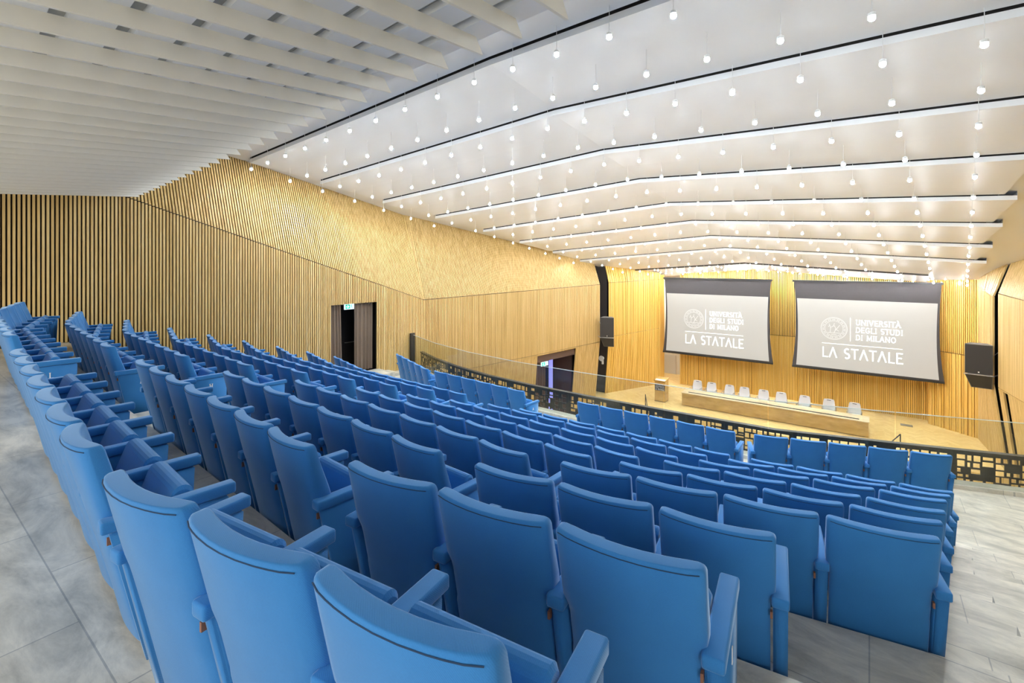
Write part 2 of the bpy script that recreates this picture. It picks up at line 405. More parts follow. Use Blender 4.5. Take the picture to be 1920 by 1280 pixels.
# ------------------------------------------------------------------ slatted walls
def slat_wall(mb, P0, P1, zb, zm, zt, pitch=.07, wd=.040, dep=.06, lean_top=0, lean_low=0, zlow=None, skip=None, side=1, jit=0):
    """vertical run of slats from plan point P0 to P1. zb(s) floor, zlow(s) lower crease, zm(s) upper crease, zt(s) top.
    lean_*: how far the face moves outward per metre above zm / below zlow"""
    L = hypot(P1[0] - P0[0], P1[1] - P0[1]); d = ((P1[0] - P0[0]) / L, (P1[1] - P0[1]) / L)
    nrm = (d[1] * side, -d[0] * side)      # towards the room
    n = int(L / pitch)
    def pt(s, z, inn):
        o = inn
        if zm is not None and z > zm(s): o -= (z - zm(s)) * (lean_top(s) if callable(lean_top) else lean_top)
        if zlow is not None and z < zlow(s): o -= (zlow(s) - z) * (lean_low(s) if callable(lean_low) else lean_low)
        return (P0[0] + d[0] * s + nrm[0] * o, P0[1] + d[1] * s + nrm[1] * o, z)
    def levels(s):
        lv = [zb(s)]
        if zlow is not None and zlow(s) > lv[0] + .05: lv += [zlow(s) - .012, zlow(s) + .012]
        if zm is not None and zm(s) < zt(s) - .05: lv += [zm(s) - .012, zm(s) + .012]
        lv.append(zt(s)); return lv
    for i in range(n):
        s = (i + .5) * L / n; lv = levels(s); dd = dep + (random.uniform(-jit, jit) if jit else 0)
        sk = skip(s) if skip else None
        for a in range(0, len(lv), 2):
            z0, z1 = lv[a], lv[a + 1]
            parts = [(z0, z1)]
            if sk:
                parts = []
                if z0 < sk[0]: parts.append((z0, min(z1, sk[0])))
                if z1 > sk[1]: parts.append((max(z0, sk[1]), z1))
            for u, v in parts:
                if v - u < .02: continue
                s0, s1 = s - wd / 2, s + wd / 2; eps = 1e-4
                mb.hexa([pt(s0, u + eps, 0), pt(s1, u + eps, 0), pt(s1, u + eps, dd), pt(s0, u + eps, dd), pt(s0, v - eps, 0), pt(s1, v - eps, 0), pt(s1, v - eps, dd), pt(s0, v - eps, dd)], 0)
    # dark backing sheet
    N = max(2, int(L / .35))
    for i in range(N):
        a, b_ = L * i / N, L * (i + 1) / N; sm = (a + b_) / 2
        sk = skip(sm) if skip else None
        def strip(fz0, fz1):
            mb.face([pt(a, fz0(a), -.004), pt(b_, fz0(b_), -.004), pt(b_, fz1(b_), -.004), pt(a, fz1(a), -.004)], 1)
        cuts = [zb]
        if zlow is not None and zlow(sm) > zb(sm): cuts.append(zlow)
        if zm is not None and zm(sm) < zt(sm): cuts.append(zm)
        cuts.append(zt)
        for c0, c1 in zip(cuts, cuts[1:]):
            if sk:
                if c0(sm) < sk[0]: strip(c0, (lambda s_, c1=c1: min(c1(s_), sk[0])))
                if c1(sm) > sk[1]: strip((lambda s_, c0=c0: max(c0(s_), sk[1])), c1)
            else: strip(c0, c1)

crease_a = lambda s: 1.44 - .3207 * ((-3 + s) - 3.67)
def top1(s):
    Y = -3 + s
    return 1.50 - .081 * (3.8 - Y) + .10 if Y < 3.6 else ceil_z(-14.5, Y) + .12
DOOR1 = (8.71, 10.48, -1.37)
mb = MB()
slat_wall(mb, (-13.65, -3), (-13.65, 12.65), lambda s: min(floor_z(-13.6, -3 + s) , -9 if s > 15.0 else 9) + .005, crease_a, top1, lean_top=.35,
          skip=lambda s: (-9.5, DOOR1[2]) if DOOR1[0] < -3 + s < DOOR1[1] else None)
slat_wall(mb, (-13.65, 12.65), (-12.05, 24.3), lambda s: -9.0, lambda s: -1.44 + .19 * s / 11.8, lambda s: ceil_z(-13.9 + .13 * s, 12.65 + s) + .12, lean_top=.33, lean_low=.095,
          zlow=lambda s: -4.43, skip=lambda s: (-9.5, -4.5) if 6.55 < s < 9.55 else None)
tag(mb.obj('wall_left', [M['oak'], M['black']], fix=False), kind='structure')
mb = MB()
slat_wall(mb, (-11.87, 25.1), (-10.37, 29.2), lambda s: -7.5, lambda s: -1.18 + .11 * s / 4.3, lambda s: ceil_z(-11.8 + .3 * s, 25.1 + s) + .12, wd=.050, pitch=.067, lean_top=lambda s: .3 * (1 - s / 4.37), lean_low=lambda s: .095 * (1 - s / 4.37), zlow=lambda s: -4.25 + .18 * s / 4.3, jit=.02)
# end return of the panel beside the screen recess
mb.box(-10.42, -10.33, 29.15, 29.9, -7.5, -.8)
tag(mb.obj('wall_stage_left', [M['oak_gold'], M['black']], fix=False), kind='structure')
mb = MB()
for (a, b_, lo, hi) in (((-9.3, 30.0), (2.22, 30.12), 0, 0), ((2.25, 29.45), (3.76, 28.2), 0, 0)):
    slat_wall(mb, a, b_, lambda s: -4.03, None, lambda s: -.3, pitch=.078, wd=.042, dep=.085)
    slat_wall(mb, a, b_, lambda s: -7.5, None, lambda s: -4.06, pitch=.078, wd=.063, dep=.06, jit=.035)
mb.box(-9.3, 2.2, 30.13, 30.2, -7.5, -.3, 1); mb.box(2.2, 2.25, 29.4, 30.15, -7.5, -.3); mb.box(-9.36, -9.3, 29.9, 32.3, -7.5, -.3)
tag(mb.obj('wall_back', [M['oak_gold'], M['black']], fix=False), kind='structure')
# right wall (mirror of the left one)
mb = MB()
slat_wall(mb, (3.76, 28.2), (3.62, 24.25), lambda s: -7.5, lambda s: -1.05 - .05 * s, lambda s: ceil_z(3.8, 28.2 - s) + .14, pitch=.067, wd=.058, lean_top=lambda s: .3 * s / 3.95, lean_low=lambda s: .12 * s / 3.95, zlow=lambda s: -4.1 - .3 * s / 3.95, jit=.008)
slat_wall(mb, (3.72, 23.95), (5.2, 12.6), lambda s: -9.0, lambda s: -1.12 - .05 * s, lambda s: ceil_z(4.2 + .13 * s, 23.95 - s) + .14, pitch=.067, wd=.055, lean_top=.3, lean_low=.12, zlow=lambda s: -4.45,
          skip=lambda s: (-9.5, -4.5) if .42 < s < .80 else None)
slat_wall(mb, (5.1, 12.6), (5.3, 5.0), lambda s: -4.2, lambda s: -1.7, lambda s: ceil_z(5.8, 12.6 - s) + .14, lean_top=.3)
tag(mb.obj('wall_right', [M['oak'], M['black']], fix=False), kind='structure')
# dark shafts behind the gaps and doorways, pale recess beside the screen
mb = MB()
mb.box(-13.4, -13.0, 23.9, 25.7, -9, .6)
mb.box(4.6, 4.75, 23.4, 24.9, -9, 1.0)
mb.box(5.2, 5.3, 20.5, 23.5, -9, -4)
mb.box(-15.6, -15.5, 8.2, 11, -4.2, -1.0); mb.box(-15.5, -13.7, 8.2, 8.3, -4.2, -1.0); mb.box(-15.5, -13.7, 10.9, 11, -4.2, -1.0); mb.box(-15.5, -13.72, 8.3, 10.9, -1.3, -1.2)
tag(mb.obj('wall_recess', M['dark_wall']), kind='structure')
mb = MB()
mb.box(-13.2, -9.36, 32.3, 32.4, -7.5, .3); mb.box(-12.4, -12.3, 29.5, 32.3, -7.5, .3); mb.box(-12.3, -10.45, 29.9, 30.0, -7.5, .3)
tag(mb.obj('wall_stage_recess', M['white_wall']), kind='structure')
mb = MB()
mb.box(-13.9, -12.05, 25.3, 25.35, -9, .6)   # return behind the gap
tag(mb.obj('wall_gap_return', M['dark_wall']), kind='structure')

mb = MB()  # unseen dark shell, added to stop light leaking in through wall joints
mb.box(-17.2, -17.0, -3.4, 34.4, -9.2, 5.2); mb.box(8.0, 8.2, -3.4, 34.4, -9.2, 5.2); mb.box(-17.0, 8.0, 34.2, 34.4, -9.2, 5.2)
mb.box(-17.0, 8.0, -3.4, 34.2, 5.0, 5.2); mb.box(-17.0, 8.0, -3.4, 34.2, -9.4, -9.2); mb.box(-17.0, 8.0, -3.6, -3.4, -9.4, -2.1); mb.box(-17.0, 8.0, -3.6, -3.4, 1.9, 5.2)
mb.box(-17.0, -13.9, -3.6, -3.4, -2.1, 1.9)
tag(mb.obj('light_block_shell', M['dark_wall']), kind='structure')
mb = MB()     # folded corner between the two upper left panels
zc_ = -1.44; zt_ = 1.9
for i in range(3):
    a0, a1 = (i + .2) / 3, (i + .8) / 3
    H_ = zt_ - zc_; A_ = Vector((-13.60 - .35 * H_, 12.62, zt_)); B_ = Vector((-13.59 - .33 * H_ * .99, 12.66 + .33 * H_ * .136, zt_))
    p0, p1 = A_.lerp(B_, a0), A_.lerp(B_, a1); c0, c1 = Vector((-13.60, 12.635 + .01 * i, zc_ + .02)), Vector((-13.60, 12.642 + .01 * i, zc_ + .02)); dd_ = Vector((-.05, 0, 0))
    mb.hexa([c0 + dd_, c1 + dd_, c1, c0, p0 + dd_, p1 + dd_, p1, p0])
tag(mb.obj('trim_corner', M['oak'], fix=False), kind='structure')

# ------------------------------------------------------------------ ceiling
GAPS = [3.3, 6.38, 8.45, 10.75, 13.05, 15.55, 17.97, 20.55, 23.10]
XLs = [-14.2, -13.9, -13.76, -13.64, -13.4, -13.1, -12.95, -12.75, -12.6]
XRs = [4.0, 2.1, 2.2, 2.3, 2.4, 2.6, 2.78, 3.0, 3.25]
mb = MB()
xs = [-15.4, -13, -11, -9, -7, -5.2, -3, -1, 1, 3, 6.4]
ys = [2.4, 3.6, 6.4, 8.5, 11, 13.5, 16, 18.5, 21, 23.5, 26, 28, 30.6]
for i in range(len(xs) - 1):
    for j in range(len(ys) - 1):
        mb.face([(xs[i], ys[j], ceil_z(xs[i], ys[j]) + .10), (xs[i + 1], ys[j], ceil_z(xs[i + 1], ys[j]) + .10), (xs[i + 1], ys[j + 1], ceil_z(xs[i + 1], ys[j + 1]) + .10), (xs[i], ys[j + 1], ceil_z(xs[i], ys[j + 1]) + .10)])
# vertical drop closing the hall behind the rear soffit, and the far edge
zd = lambda X: 1.5 + .235 * (X + 14) / 12.26 + .14
for X0, X1 in ((-14.2, -5), (-5, 4.5)):
    y0_, y1_ = 3.8 - .8 * (X0 + 14) / 12.26, 3.8 - .8 * (X1 + 14) / 12.26
    mb.hexa([(X0, y0_ - .05, zd(X0)), (X1, y1_ - .05, zd(X1)), (X1, y1_, zd(X1)), (X0, y0_, zd(X0)), (X0, y0_ - .05, 4.3), (X1, y1_ - .05, 4.3), (X1, y1_, 4.3), (X0, y0_, 4.3)])
tag(mb.obj('ceiling', M['white'], fix=False), kind='structure')
def panel(k):
    """one folded ceiling panel with its fascia and the dark slot above it"""
    y0 = GAPS[k]; y1 = GAPS[k + 1] if k + 1 < len(GAPS) else 27.1
    xa, xb = XLs[k], XRs[k]
    m2 = MB()
    X = [xa, -11, -8.5, -5.2, -2.5, 0, xb - (.30 if k > 4 else .02), xb]
    prof = [(0.0, .03, 1), (0.0, -.008, 0), (0.0, -.105, 0), (.5, -.03, 0), (1.0, .012, 0), (1.0, .09, 0)]
    def P(x, t, dz):
        yn = y0 + (y1 - .04 - y0) * t; yy = chev(y0, x) * (1 - t) + (chev(y1, x) - .04) * t
        return (x, yy, ceil_z(x, yy) + dz)
    rows_ = [[P(x, t, dz) for x in X] for t, dz, _ in prof]
    # dark strip sits just behind the fascia top
    rows_[0] = [(p[0], p[1] + .025, p[2] + .06) for p in rows_[0]]
    dk = [(p[0], p[1] + .025, p[2]) for p in rows_[1]]
    for i in range(len(X) - 1):
        if i < len(X) - 2: m2.face([rows_[0][i], rows_[0][i + 1], dk[i + 1], dk[i]], 1)
        m2.face([rows_[1][i], rows_[1][i + 1], dk[i + 1], dk[i]], 0)
        for a in range(1, 5):
            m2.face([rows_[a][i], rows_[a][i + 1], rows_[a + 1][i + 1], rows_[a + 1][i]], 0)
    for i in (0, len(X) - 1):
        up = [(rows_[a][i][0], rows_[a][i][1], ceil_z(rows_[a][i][0], rows_[a][i][1]) + .1) for a in (2, 3, 4)]
        m2.face([rows_[2][i], rows_[3][i], rows_[4][i], up[2], up[1], up[0]], 0)
    return m2
ord_w = ['nearest', 'second', 'third', 'fourth', 'fifth', 'sixth', 'seventh', 'eighth', 'ninth', 'tenth', 'eleventh', 'twelfth', 'thirteenth', 'fourteenth', 'fifteenth', 'sixteenth', 'seventeenth', 'eighteenth', 'nineteenth', 'twentieth']
ordn = ['first'] + ord_w[1:]
for k in range(9):
    o = panel(k).obj('ceiling_panel', [M['white'], M['black']], fix=False)
    tag(o, ('nearest folded white ceiling panel, with a dark slot along its front edge' if k == 0 else
            'last folded white ceiling panel before the screens, with a dark slot' if k == 8 else
            f'{ord_w[k]} folded white ceiling panel from the camera, with dark front slot'), 'ceiling panel', 'folded white ceiling panels over the hall')
# far slot
mb = MB(); xs2 = [-11.2, -8, -5.2, -2, 2.04]
for a, c in zip(xs2, xs2[1:]):
    mb.hexa([(a, 27.2, ceil_z(a, 27.2) - .03), (c, 27.2, ceil_z(c, 27.2) - .03), (c, 27.3, ceil_z(c, 27.3) - .03), (a, 27.3, ceil_z(a, 27.3) - .03),
             (a, 27.2, ceil_z(a, 27.2) + .12), (c, 27.2, ceil_z(c, 27.2) + .12), (c, 27.3, ceil_z(c, 27.3) + .12), (a, 27.3, ceil_z(a, 27.3) + .12)])
tag(mb.obj('trim_ceiling_slot', M['metal_dark']), kind='structure')

# rear soffit: white panels with open slots, and vertical boards below it
def soff(X):        # board tip line
    t = (X + 14.0) / 12.26
    return 3.8 - .8 * t, 1.50 + .235 * t
mb = MB()
XA, XB = -14.2, 3.9
for j in range(18):
    y1o = -.02 - .35 * j
    for X0, X1 in ((XA, -9), (-9, -4), (-4, XB)):
        (ya, za), (yb, zb_) = soff(X0), soff(X1)
        def q(X, yo, dz):
            yt, zt = soff(X); return (X, yt + yo, zt + .081 * yo + dz)
        for (o0, o1, dz, mi) in ((y1o, y1o - .25, .125, 0), (y1o - .25, y1o - .35, .19, 1)):
            mb.hexa([q(X0, o1, dz), q(X1, o1, dz), q(X1, o0, dz), q(X0, o0, dz), q(X0, o1, dz + .09), q(X1, o1, dz + .09), q(X1, o0, dz + .09), q(X0, o0, dz + .09)], mi)
tag(mb.obj('ceiling_soffit', [M['soffit'], M['slot']]), kind='structure')
bd = MB()
L_ = 6.1
bd.hexa([(-.012, -L_, -.081 * L_), (.012, -L_, -.081 * L_), (.012, 0, 0), (-.012, 0, 0), (-.012, -L_, -.081 * L_ + .125), (.012, -L_, -.081 * L_ + .125), (.012, -.09, .118), (-.012, -.09, .118)])
bd_me = bd.mesh('ceiling_board', M['board'])
nb = 38
for i in range(nb):
    X = -1.74 + .423 * 9 - .423 * i
    if X > 2.6 or X < -13.62: continue
    yt, zt = soff(X)
    o = bpy.data.objects.new('ceiling_board', bd_me); link(o); o.location = (X, yt, zt)
    idx = i
    tag(o, '', 'ceiling board', 'parallel boards under the rear ceiling')
    o['label'] = 'pending'
boards = sorted([o for o in COL.objects if o.name.startswith('ceiling_board')], key=lambda o: o.location.x)
def nth(i):
    base = ['', 'first', 'second', 'third', 'fourth', 'fifth', 'sixth', 'seventh', 'eighth', 'ninth', 'tenth', 'eleventh', 'twelfth', 'thirteenth', 'fourteenth', 'fifteenth', 'sixteenth', 'seventeenth', 'eighteenth', 'nineteenth', 'twentieth']
    if i <= 20: return base[i]
    return {2: 'twenty', 3: 'thirty', 4: 'forty'}[i // 10] + ('' if i % 10 == 0 else '-' + base[i % 10]) if i % 10 else {3: 'thirtieth', 4: 'fortieth'}[i // 10]
for i, o in enumerate(boards):
    o['label'] = f'pale beige ceiling board, {nth(i + 1)} counted from the left slatted wall'

# ------------------------------------------------------------------ pendant lamps
ROWY = [6.22, 7.30, 8.32, 9.45, 10.6, 11.8, 12.95, 14.25, 15.4, 16.65, 17.85, 19.15, 20.4, 21.75, 22.95, 24.2, 25.4, 26.5]
FARY = [27.55, 28.05, 28.55, 29.05, 29.55]
pc = MB(); pc.tube((0, 0, 0), (0, 0, -.40), .004, 5); pc.tube((0, 0, .0), (0, 0, -.012), .03, 10); pc.tube((0, 0, -.375), (0, 0, -.39), .018, 10, r2=.034); pc.tube((0, 0, -.39), (0, 0, -.420), .0385, 12, r2=.0385)
cord_me = pc.mesh('pendant_lamp', M['cord'])
pc = MB(); pc.tube((0, 0, 0), (0, 0, -.07), .010, 6); pc.tube((0, 0, -.07), (0, 0, -.086), .036, 10)
short_me = pc.mesh('ceiling_spot', M['cord'])
bm = bmesh.new(); bmesh.ops.create_icosphere(bm, subdivisions=2, radius=.038); bulb_me = bpy.data.meshes.new('bulb'); bm.to_mesh(bulb_me); bm.free()
bulb_me.materials.append(M['bulb']); bulb_me.polygons.foreach_set('use_smooth', [True] * len(bulb_me.polygons))
bm = bmesh.new(); bmesh.ops.create_icosphere(bm, subdivisions=1, radius=.032); fbulb_me = bpy.data.meshes.new('far_bulb'); bm.to_mesh(fbulb_me); bm.free()
fbulb_me.materials.append(M['spot'])
def wall_x(Y):
    if Y < 12.65: return -14.3
    if Y < 24.3: return -13.65 + 1.6 * (Y - 12.65) / 11.65 - .3
    return -12.0 + 1.5 * (Y - 24.3) / 4.9
lamps = []; stuff = MB()
def add_icos(mb2, c, r):
    bm = bmesh.new(); bmesh.ops.create_icosphere(bm, subdivisions=1, radius=r)
    n = len(mb2.v); mb2.v += [(v.co.x + c[0], v.co.y + c[1], v.co.z + c[2]) for v in bm.verts]
    for f in bm.faces: mb2.f.append(tuple(n + v.index for v in f.verts)); mb2.mi.append(1)
    bm.free()
count = 0
for ri, Yn in enumerate(ROWY + FARY):
    far = Yn > 27
    ci = 0
    for j in range(17):
        X0 = -13.45 + .89 * j + (.445 if far and ri % 2 else 0)
        if far: X = X0 + (.03 + .09 * (X0 + 11.3) / 12.5) * 20.3
        else: X = X0 + (.03 + .09 * (X0 + 11.3) / 12.5) * (Yn - 6.2)
        Y = chev(Yn, X)
        if X < wall_x(Y) + .45 or X > 3.35: continue
        zc = ceil_z(X, Y) + (.10 if far else -.02)
        if not far:
            zc = ceil_z(X, Y) + .03
        ci += 1
        if count < 300:
            o = bpy.data.objects.new('ceiling_spot' if far else 'pendant_lamp', short_me if far else cord_me); link(o); o.location = (X, Y, zc)
            h = bpy.data.objects.new('bulb', fbulb_me if far else bulb_me); link(h, o); h.location = (0, 0, -.098 if far else -.442)
            if far: tag(o, f'small lit ceiling spot, {nth(ri - 17)} row beyond the far slot, {nth(ci)} from the left', 'ceiling lamp', 'lit spots on the ceiling above the screens')
            else: tag(o, f'lit bulb on a thin white cord, {nth(ri + 1)} row from the camera, {nth(ci)} from left', 'pendant lamp', 'pendant bulbs hanging below the ceiling')
            count += 1
        else:
            stuff.tube((X, Y, zc), (X, Y, zc - .08), .01, 5); stuff.tube((X, Y, zc - .07), (X, Y, zc - .086), .036, 8); add_icos(stuff, (X, Y, zc - .098), .032)
tag(stuff.obj('ceiling_spots', [M['cord'], M['spot']]), 'remaining small lit ceiling spots in the rows just above the screens', 'ceiling lamps', kind='stuff')

# ------------------------------------------------------------------ auditorium seats
LEAN = tan(radians(12))
def back_mesh():
    mb = MB(); hw = .262; N = 7
    def loop(z, w, tf, tr, ins):
        """closed loop: rear side left->right, front side right->left; curved in plan"""
        pts = []; off = (.95 - z) * LEAN
        w = w - ins
        xs_ = [-1, -.985, -.94, -.8, -.65, -.5, -.25, 0, .25, .5, .65, .8, .94, .985, 1]
        for u in xs_:
            e = 1 - abs(u) ** 20 * .45
            pts.append((u * w, off - .045 * (1 - u * u) * bf(z) + (tf + tr) * .5 * (1 - e * (1 - ins * 13)), z))
        for u in reversed(xs_):
            e = 1 - abs(u) ** 20 * .45
            pts.append((u * w, off - .045 * (1 - u * u) * bf(z) + (tf + tr) * .5 * (1 + e * (1 - ins * 13)), z))
        return pts
    bf = lambda z: .45 + .55 * max(0, (z - .3) / .65)
    ls = [loop(.05, .236, .05, 0, .006), loop(.06, .237, .05, 0, 0), loop(.25, .238, .05, 0, 0), loop(.40, .238, .055, 0, 0), loop(.43, .238, .10, 0, 0), loop(.58, .239, .112, 0, 0), loop(.615, .243, .11, 0, 0),
          loop(.655, .260, .105, 0, 0), loop(.70, .262, .10, 0, 0), loop(.84, hw, .08, 0, 0), loop(.928, hw, .075, 0, 0), loop(.938, hw, .075, 0, .003), loop(.946, hw, .074, 0, .008), loop(.9495, hw, .073, 0, .014), loop(.950, hw, .071, 0, .022)]
    mb.loft(ls, cap=False); k = len(ls[0]); n = len(mb.v) - k
    for i in range(k // 2 - 1):
        mb.f.append((n + i, n + i + 1, n + k - 2 - i, n + k - 1 - i)); mb.mi.append(0)
        mb.f.append((i, k - 1 - i, k - 2 - i, i + 1)); mb.mi.append(0)
    return mb.mesh('backrest', M['blue'], smooth=True)
def pipe_mesh():
    mb = MB(); z = .934; off = (.95 - z) * LEAN
    xs_ = [-.94, -.8, -.65, -.5, -.25, 0, .25, .5, .65, .8, .94]
    def yy(u):
        key = [-1, -.94, -.8, -.65, -.5, -.25, 0, .25, .5, .65, .8, .94, 1]
        return off - .045 * (1 - u * u) * .975 + (abs(u) ** 20 * .45) * .075 * .5 + .001
    pts = [(u * .262, yy(u) - .0018, z) for u in xs_]
    for a, b_ in zip(pts, pts[1:]): mb.tube(a, b_, .0020, 4)
    return mb.mesh('piping', M['piping'])
def seat_mesh():
    mb = MB()
    def prof(x):
        # side profile of the folded-up cushion, rounded at its front edge
        p = [(.185, .36), (.275, .34), (.305, .40), (.385, .60)] + [(.345 + .045 * cos(radians(a)), .635 + .045 * sin(radians(a))) for a in range(-10, 171, 20)] + [(.245, .50)]
        return [(x, y, z) for y, z in p]
    r = .225
    sc = [(-r - .012, .82), (-r, 1), (r, 1), (r + .012, .82)]
    loops = []
    for x, k in sc:
        pr = prof(x); cy = sum(p[1] for p in pr) / len(pr); cz = sum(p[2] for p in pr) / len(pr)
        loops.append([(x, cy + (p[1] - cy) * k, cz + (p[2] - cz) * k) for p in pr])
    mb.loft(loops); return mb.mesh('seat_cushion', M['blue'], smooth=False)
def arm_mesh():
    mb = MB(); t = .031; pr = [(.20, 0), (.49, 0), (.515, .60), (.075, .60)]
    mb.hexa([(-t, pr[0][0], .0), (t, pr[0][0], .0), (t, pr[1][0], .0), (-t, pr[1][0], .0), (-t, pr[3][0], .595), (t, pr[3][0], .595), (t, pr[2][0], .595), (-t, pr[2][0], .595)])
    me = mb.mesh('armrest', M['blue'])
    bm = bmesh.new(); bm.from_mesh(me); bmesh.ops.bevel(bm, geom=list(bm.edges), offset=.008, segments=2, affect='EDGES'); bm.to_mesh(me); bm.free()
    me.polygons.foreach_set('use_smooth', [True] * len(me.polygons)); me.update()
    return me
def pad_mesh():
    mb = MB(); rbox(mb, -.037, .037, .045, .545, .600, .650, .012)
    me = mb.mesh('arm_pad', M['blue'], smooth=True)
    return me
def brk_mesh():
    mb = MB(); mb.box(-.005, .005, -.010, .010, -.016, .016); return mb.mesh('hinge_bracket', M['copper'])
BK, PP, ST, AR, PD, HB = back_mesh(), pipe_mesh(), seat_mesh(), arm_mesh(), pad_mesh(), brk_mesh()
LET = {}
def letter_mesh(c):
    if c not in LET:
        mb = MB(); text(mb, c, -.02 * 1, 0, .055, .009, lambda a, b_, t: (t, a, b_), .003, serif=True)
        LET[c] = mb.mesh('row_letter', M['letter'])
    return LET[c]
def add(name, me, parent, loc=(0, 0, 0)):
    o = bpy.data.objects.new(name, me); COL.objects.link(o); o.parent = parent; o.location = loc; return o
def seat(loc, rz, sx, first, label, letter=None, letter_side=None):
    t = empty('auditorium_seat', loc, rz); t.scale = (sx, 1, 1)
    bk = add('backrest', BK, t); add('piping', PP, bk)
    add('seat_cushion', ST, t)
    for s in ([-1, 1] if first else [1]):
        a = add('armrest', AR, t, (s * .28, 0, 0)); add('arm_pad', PD, a)
        if letter and letter_side == s:
            l = add('row_letter', letter_mesh(letter), a, (s * .0315, .31, .47))
            if s < 0: l.rotation_euler = (0, 0, pi)
    add('hinge_bracket', HB, t, (.2425, .085, .545))
    tag(t, label, 'seat', 'blue auditorium seats in the tiered rows')
    return t
rowname = {'L': 'back row', 'A': 'front row by the balustrade'}
for i, k in enumerate('IHGFEDCB'): rowname[k] = f'{nth(i + 2)} row from the back'
for k in ROWS:
    r = RUN[k]; nl = r[0][4] + r[1][4]; nr = r[2][4] + r[3][4]
    for si, (x, y, a, p, n) in enumerate(r):
        ca, sa = cos(radians(a)), sin(radians(a))
        for i in range(n):
            c = (x + ca * p * (i + .5), y + sa * p * (i + .5), FLOOR[k])
            bank = 'left bank' if si < 2 else 'right bank'
            idx = (nl - (i + (r[0][4] if si == 1 else 0))) if si < 2 else (i + (r[2][4] if si == 3 else 0) + 1)
            tail = 'beside the middle aisle' if idx == 1 else f'{nth(idx)} from the aisle'
            lab = f'blue seat, {rowname[k]}, {bank}, {tail}'
            lt = ls_ = None
            if si == 1 and i == n - 1: lt, ls_ = k, 1
            if si == 3 and i == n - 1: lt, ls_ = k, 1
            seat(c, radians(a), p / .56, i == 0, lab, lt, ls_)

# ------------------------------------------------------------------ balustrade
def along(line, step):
    pts = [Vector(p) for p in line]; out_ = [pts[0].copy()]; need = step
    for a, b_ in zip(pts, pts[1:]):
        L = (b_ - a).length; pos = 0
        while pos + need <= L:
            pos += need; out_.append(a + (b_ - a) * pos / L); need = step
        need -= L - pos
    return out_
# stone curb
mb = MB(); ca_, cb_ = front(-.05), front(.22)
for i in range(len(ca_) - 1):
    q = [ca_[i], ca_[i + 1], cb_[i + 1], cb_[i]]
    mb.hexa([(x, y, -3.9) for x, y in q] + [(x, y, -3.83) for x, y in q])
tag(mb.obj('trim_balcony_curb', M['stone']), kind='structure')
# glass panes
gp = along(GLASS, 2.02)
for i, (a, b_) in enumerate(zip(gp, gp[1:])):
    d = (b_ - a).normalized(); nn = Vector((-d.y, d.x)) * .006; a2 = a + d * .008; c2 = b_ - d * .008
    t = empty('glass_pane', ((a2.x + c2.x) / 2, (a2.y + c2.y) / 2, -3.83)); o0 = Vector((t.location.x, t.location.y))
    q = [a2 - nn - o0, c2 - nn - o0, c2 + nn - o0, a2 + nn - o0]
    mb = MB(); mb.hexa([(p.x, p.y, 0) for p in q] + [(p.x, p.y, 1.14) for p in q]); mb.obj('pane', M['glass'], t)
    mb = MB(); mb.hexa([(p.x, p.y, 1.14) for p in q] + [(p.x, p.y, 1.152) for p in q])
    mb.obj('polished_edge', M['glass_edge'], t)
    tag(t, f'clear glass balustrade pane, {nth(i + 1)} counted from the left wall', 'glass pane', 'glass panes along the balcony front')
mb = MB(); mb.box(-13.55, -13.48, 11.9, 12.1, -3.9, -2.62)
tag(mb.obj('balustrade_post', M['metal_black']), 'dark post where the glass balustrade meets the slatted left wall', 'post')
# perforated metal panels beyond the glass
PL = front(.36); pp = along(PL, 1.25)
rnd = random.Random(3)
def split(x0, x1, y0, y1, out_, d=0):
    w_, h_ = x1 - x0, y1 - y0
    if (w_ < .19 and h_ < .17 and (d > 4 or rnd.random() < .6)) or (w_ < .1 and h_ < .1): out_.append((x0, x1, y0, y1)); return
    f_ = rnd.uniform(.3, .7)
    if w_ > h_ * 1.1 or h_ < .09: m_ = x0 + w_ * f_; split(x0, m_, y0, y1, out_, d + 1); split(m_, x1, y0, y1, out_, d + 1)
    else: m_ = y0 + h_ * f_; split(x0, x1, y0, m_, out_, d + 1); split(x0, x1, m_, y1, out_, d + 1)
for i, (a, b_) in enumerate(zip(pp, pp[1:])):
    d = (b_ - a); L = d.length; d.normalize(); nn = Vector((-d.y, d.x))
    H = .98; cells = []; split(.05, L - .05, .03, H - .03, cells)
    mb = MB(); th = .02
    def P3(u, v, t_): return (d.x * u + nn.x * t_, d.y * u + nn.y * t_, v)
    def sheet(x0, x1, y0, y1):
        mb.hexa([P3(x0, y0, 0), P3(x1, y0, 0), P3(x1, y0, th), P3(x0, y0, th), P3(x0, y1, 0), P3(x1, y1, 0), P3(x1, y1, th), P3(x0, y1, th)])
    sheet(0, .05, 0, H); sheet(L - .05, L - .002, 0, H); sheet(.05, L - .05, 0, .03); sheet(.05, L - .05, H - .03, H)
    for (x0, x1, y0, y1) in cells:
        if rnd.random() < .2: sheet(x0, x1, y0, y1); continue
        g_ = rnd.uniform(.008, .02)
        sheet(x0, x1, y0, y0 + g_); sheet(x0, x1, y1 - g_, y1); sheet(x0, x0 + g_, y0 + g_, y1 - g_); sheet(x1 - g_, x1, y0 + g_, y1 - g_)
    o = mb.obj('perforated_panel', M['metal_dark'], loc=(a.x, a.y, -4.36))
    tag(o, f'dark metal balcony panel with rectangular cut-outs, {nth(i + 1)} counted from the left wall', 'metal panel', 'perforated metal panels along the balcony front')
mb = MB(); ra, rb = front(.33), front(.45)
for i in range(len(ra) - 1):
    q = [ra[i], ra[i + 1], rb[i + 1], rb[i]]
    mb.hexa([(x, y, -3.385) for x, y in q] + [(x, y, -3.34) for x, y in q])
